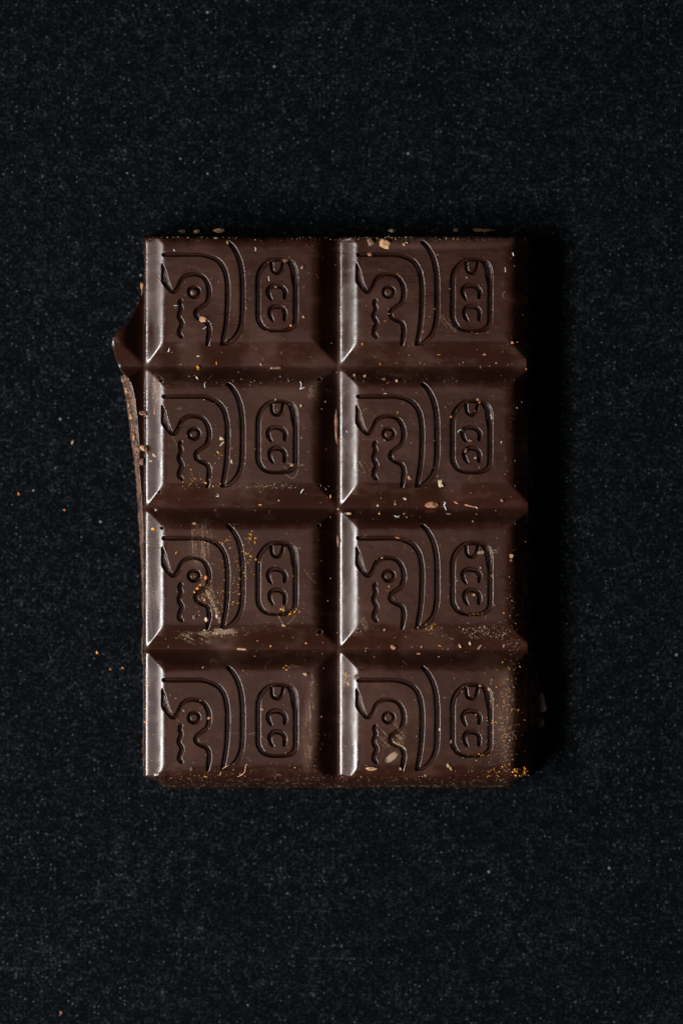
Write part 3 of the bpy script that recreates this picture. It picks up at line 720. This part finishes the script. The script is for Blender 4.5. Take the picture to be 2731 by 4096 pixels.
for k, (x, y, w, h, a, col, shape, label) in enumerate(CR):
    if shape is None: continue
    mn = min(w, h)
    if shape == 'crumb': d, rough, sub = max(mn * 0.75, 4), 0.34, (3 if max(w, h) > 20 else 2)
    elif shape == 'chip': d, rough, sub = mn * 0.4, 0.3, 3
    else: d, rough, sub = 7, 0.55, 3
    if shape == 'crumb': V, F = blob(w * 1.05, h * 1.05, d, 500 + k * 3, rough, sub)
    else: V, F = slab(w * 1.05, h * 1.05, d, 500 + k * 3)
    ca, sa = math.cos(math.radians(a)), math.sin(math.radians(a))
    V = np.stack([V[:, 0] * ca - V[:, 1] * sa, V[:, 0] * sa + V[:, 1] * ca, V[:, 2]], -1)
    zmin = V[:, 2].min()
    hs = [surf_z(x + (w * 0.35) * q, y + (h * 0.35) * p) for q in (-1, 0, 1) for p in (-1, 0, 1)]
    zb = float(np.mean(hs))
    o = link(shape, mesh_from(shape, V, F, smooth=False), MATS[col])
    o.location = (PX(x), PY(y), zb - zmin * 0.75)
    o['label'] = label; o['category'] = {'crumb': 'crumb', 'chip': 'chip', 'flake': 'flake'}[shape]
    o.name = 'chocolate_' + shape

# ------------------------------------------------------------------ threads and lint
def tube(pts, r, sides=5):
    P = smooth([(x, y, 0) for x, y in pts], sub=4)[:, :2]
    W3 = np.array([(PX(x), PY(y), surf_z(x, y) + r * S * 1.2) for x, y in P]); n = len(W3)
    W3[:, 2] = np.convolve(np.pad(W3[:, 2], 1, 'edge'), np.ones(3) / 3, 'valid')
    T_ = np.gradient(W3, axis=0); T_ /= np.linalg.norm(T_, axis=1, keepdims=True) + 1e-9
    up = np.array([0, 0, 1.0]); sd = np.cross(T_, up); sd /= np.linalg.norm(sd, axis=1, keepdims=True) + 1e-9; nn = np.cross(sd, T_)
    rr = r * S * np.clip(np.minimum(np.arange(n), np.arange(n)[::-1]) / 2 + 0.35, 0, 1)
    V = []; F = []
    for i in range(n):
        for k in range(sides):
            t = 2 * math.pi * k / sides; V.append(W3[i] + rr[i] * (math.cos(t) * sd[i] + math.sin(t) * nn[i]))
    for i in range(n - 1):
        for k in range(sides): F.append((i * sides + k, i * sides + (k + 1) % sides, (i + 1) * sides + (k + 1) % sides, (i + 1) * sides + k))
    return np.array(V), np.array(F)
TH = [
    ([(879, 3106), (886, 3082), (905, 3067), (925, 3060), (938, 3056)], 1.6, 'tan', 'thin tan thread across the foot of the bottom left headdress'),
    ([(992, 3059), (984, 3062), (978, 3090), (958, 3106), (920, 3116), (880, 3114)], 1.8, 'tan', 'curved tan thread on the bottom edge of the bottom left square'),
    ([(1199, 1524), (1205, 1536), (1203, 1552), (1199, 1556), (1210, 1552), (1219, 1548)], 1.3, 'white', 'bent white fibre above the second left cartouche'),
    ([(783, 1505), (787, 1509), (791, 1515)], 2.2, 'white', 'short white fibre on the upper slope of the second left square'),
    ([(819, 1529), (818, 1540), (821, 1550)], 1.3, 'white', 'upright white fibre above the brow line, second left square'),
    ([(1214, 1956), (1207, 1964), (1203, 1974)], 1.5, 'white', 'white fibre on the lower slope of the second left square'),
    ([(862, 1983), (870, 1986), (872, 1980), (867, 1975)], 1.2, 'white', 'curled white fibre below the neck of the second left bird'),
    ([(676, 1391), (675, 1400), (670, 1406)], 1.5, 'white', 'white fibre at the lower left edge of the top left square'),
    ([(1018, 987), (1023, 995), (1021, 1004)], 1.3, 'white', 'curved white fibre above left of the top left cartouche'),
    ([(1073, 1103), (1075, 1113), (1077, 1124)], 1.1, 'white', 'fine white fibre inside the head of the top left cartouche'),
    ([(693, 996), (697, 1000), (700, 1004)], 1.3, 'white', 'tiny white fibre above the brow line of the top left square'),
    ([(695, 1221), (705, 1221), (718, 1222)], 1.0, 'white', 'straight white fibre across the wavy mouth, top left square'),
    ([(812, 1316), (818, 1311), (827, 1305)], 1.3, 'white', 'slanting white fibre by the neck line, top left square'),
    ([(1777, 2007), (1782, 2012), (1777, 2020), (1782, 2030), (1787, 2041)], 1.6, 'white', 'curved white thread right of the big reddish crumb'),
    ([(1894, 2028), (1904, 2028), (1913, 2034)], 1.5, 'white', 'white thread at the end of the long reddish sliver'),
    ([(1576, 2062), (1588, 2066), (1600, 2062)], 1.2, 'white', 'forked white fibre on the upper slope of the third right square'),
    ([(1582, 2072), (1588, 2066), (1596, 2070)], 1.1, 'white', 'lower prong of white lint on the third right upper slope'),
    ([(1786, 2054), (1796, 2056), (1806, 2053)], 1.6, 'tan', 'flat tan fibre on the third right upper slope'),
    ([(2018, 1068), (2022, 1080), (2018, 1088)], 1.2, 'white', 'curved white fibre right of the top right cartouche'),
    ([(2051, 1008), (2053, 1018), (2055, 1022)], 1.8, 'white', 'bright white fibre at the upper right corner of the top right square'),
    ([(1830, 1729), (1838, 1720), (1848, 1718), (1852, 1728)], 1.2, 'white', 'looped white fibre at the upper crescent, second right cartouche'),
    ([(1960, 1655), (1966, 1664), (1966, 1676)], 1.2, 'white', 'white fibre on the right rim of the second right cartouche'),
    ([(2003, 1774), (2004, 1768), (2008, 1764)], 1.2, 'white', 'tiny white fibre right of the second right cartouche'),
    ([(1384, 1720), (1386, 1726), (1391, 1728)], 1.2, 'white', 'tiny white fibre on the left slope of the second right square'),
    ([(1533, 1576), (1540, 1572), (1546, 1575)], 1.1, 'white', 'fine white fibre across the brow line of the second right square'),
    ([(785, 1422), (791, 1423), (797, 1420)], 1.4, 'white', 'white fibre on the lower slope of the top left square'),
    ([(809, 2673), (812, 2670), (815, 2666)], 1.5, 'white', 'short white fibre above the brow line of the bottom left square'),
    ([(616, 2036), (622, 2040), (618, 2044), (628, 2037)], 1.2, 'white', 'curled white lint at the left end of the middle cross groove'),
]
for pts, r, col, label in TH:
    V, F = tube(pts, r)
    c0 = V.mean(0); c0[2] = V[:, 2].min()
    o = link('lint_fibre', mesh_from('lint_fibre', V - c0, F), MATS[col]); o.location = c0
    o['label'] = label; o['category'] = 'fibre'

# ------------------------------------------------------------------ dust too fine to count
OCT = np.array([(1, 0, 0), (-1, 0, 0), (0, 1, 0), (0, -1, 0), (0, 0, 1), (0, 0, -1)], float)
OF = np.array([(0, 2, 4), (2, 1, 4), (1, 3, 4), (3, 0, 4), (2, 0, 5), (1, 2, 5), (3, 1, 5), (0, 3, 5)])
def dust(name, mat, clusters, seed, label_only=None):
    r = np.random.RandomState(seed); V = []; F = []; n = 0
    for cx, cy, sx, sy, cnt, s0, s1 in clusters:
        for k in range(cnt):
            if sx < 0: x, y = r.uniform(cx + sx, cx - sx), r.uniform(cy - sy, cy + sy)
            else: x, y = r.normal(cx, sx), r.normal(cy, sy)
            if not (X0 + 2 < x < X1 - 2 and Y0 + 2 < y < Y1 - 2): continue
            s = s0 * 0.7 + (s1 * 1.25 - s0 * 0.7) * r.rand() ** 3.5; a = r.uniform(0, 6.3)
            q = OCT * r.uniform(0.55, 1.3, (6, 1)) * np.array([s * r.uniform(.7, 1.7), s * r.uniform(0.6, 1.0), s * 0.6]) * S / 2
            c, sn = math.cos(a), math.sin(a)
            q = np.stack([q[:, 0] * c - q[:, 1] * sn + PX(x), q[:, 0] * sn + q[:, 1] * c + PY(y), q[:, 2] + surf_z(x, y) + s * 0.2 * S], -1)
            V.append(q); F.append(OF + n); n += 6
    o = link(name, mesh_from(name, np.concatenate(V), np.concatenate(F), False), MATS[mat]); o['kind'] = 'stuff'
    return o
MX, MY = 1348, 2030
dust('golden_dust', 'yellow', [
    (825, 2355, 45, 45, 70, 3, 8), (910, 2180, 45, 35, 45, 3, 7), (1000, 2160, 14, 14, 26, 3, 8), (1000, 2230, 16, 25, 30, 3, 9), (950, 2260, 18, 20, 20, 3, 7), (960, 2330, 25, 40, 24, 3, 7),
    (890, 2400, 40, 50, 30, 3, 7), (790, 1920, 38, 22, 26, 3, 8), (885, 1818, 16, 12, 12, 3, 8), (1150, 2445, 28, 12, 22, 3, 8), (1175, 2250, 5, 60, 12, 3, 6),
    (960, 2420, 4, 70, 14, 3, 6), (2030, 2850, 30, 130, 90, 2.5, 7), (2050, 3090, 55, 14, 110, 3, 9), (1975, 2900, 25, 110, 60, 2.5, 6), (1960, 3115, 60, 6, 50, 3, 7), (1930, 3023, 35, 6, 26, 3, 7),
    (1970, 2880, 4, 80, 20, 3, 6), (1380, 2700, 9, 25, 26, 3, 7), (1720, 2500, 14, 14, 18, 3, 6), (1890, 2458, 30, 5, 18, 3, 8), (1970, 2270, 14, 50, 26, 3, 6), (850, 3105, 80, 5, 20, 3, 6),
    (1160, 2666, 30, 6, 12, 3, 7), (579, 2780, 3, 100, 30, 3, 7), (MX, MY, -760, 1080, 130, 2.5, 6)], 71)
dust('pale_dust', 'cream', [
    (MX, MY, -760, 1080, 650, 2, 4.6), (900, 1524, 260, 8, 26, 2, 3.6), (1700, 1512, 220, 10, 60, 2, 4.2), (2050, 2700, 14, 240, 120, 2, 4.5), (1900, 2530, 110, 18, 110, 2, 4.5), (1100, 1943, 110, 8, 50, 2, 4),
    (1750, 950, 300, 5, 120, 2, 5), (1950, 2950, 90, 80, 110, 2, 4.5), (860, 2535, 60, 10, 60, 2, 5.5), (1240, 3030, 40, 50, 50, 2, 4.5), (630, 1560, 10, 50, 40, 2, 4),
    (1600, 2060, 200, 12, 24, 2, 5), (1500, 1500, 70, 10, 30, 2, 4.5), (900, 3112, 250, 4, 40, 2, 5), (1700, 3112, 350, 4, 70, 2, 5)], 72)
dust('tan_dust', 'tan', [
    (MX, MY, -760, 1080, 260, 2.5, 6), (1500, 945, 110, 3, 50, 3, 8), (760, 947, 110, 3, 34, 3, 8), (1500, 3112, 500, 4, 60, 3, 7), (2060, 2760, 16, 200, 60, 2.5, 5.5), (1750, 2585, 180, 8, 16, 3, 6),
    (1900, 1455, 160, 8, 14, 3, 6), (1150, 2610, 150, 8, 10, 3, 6)], 73)
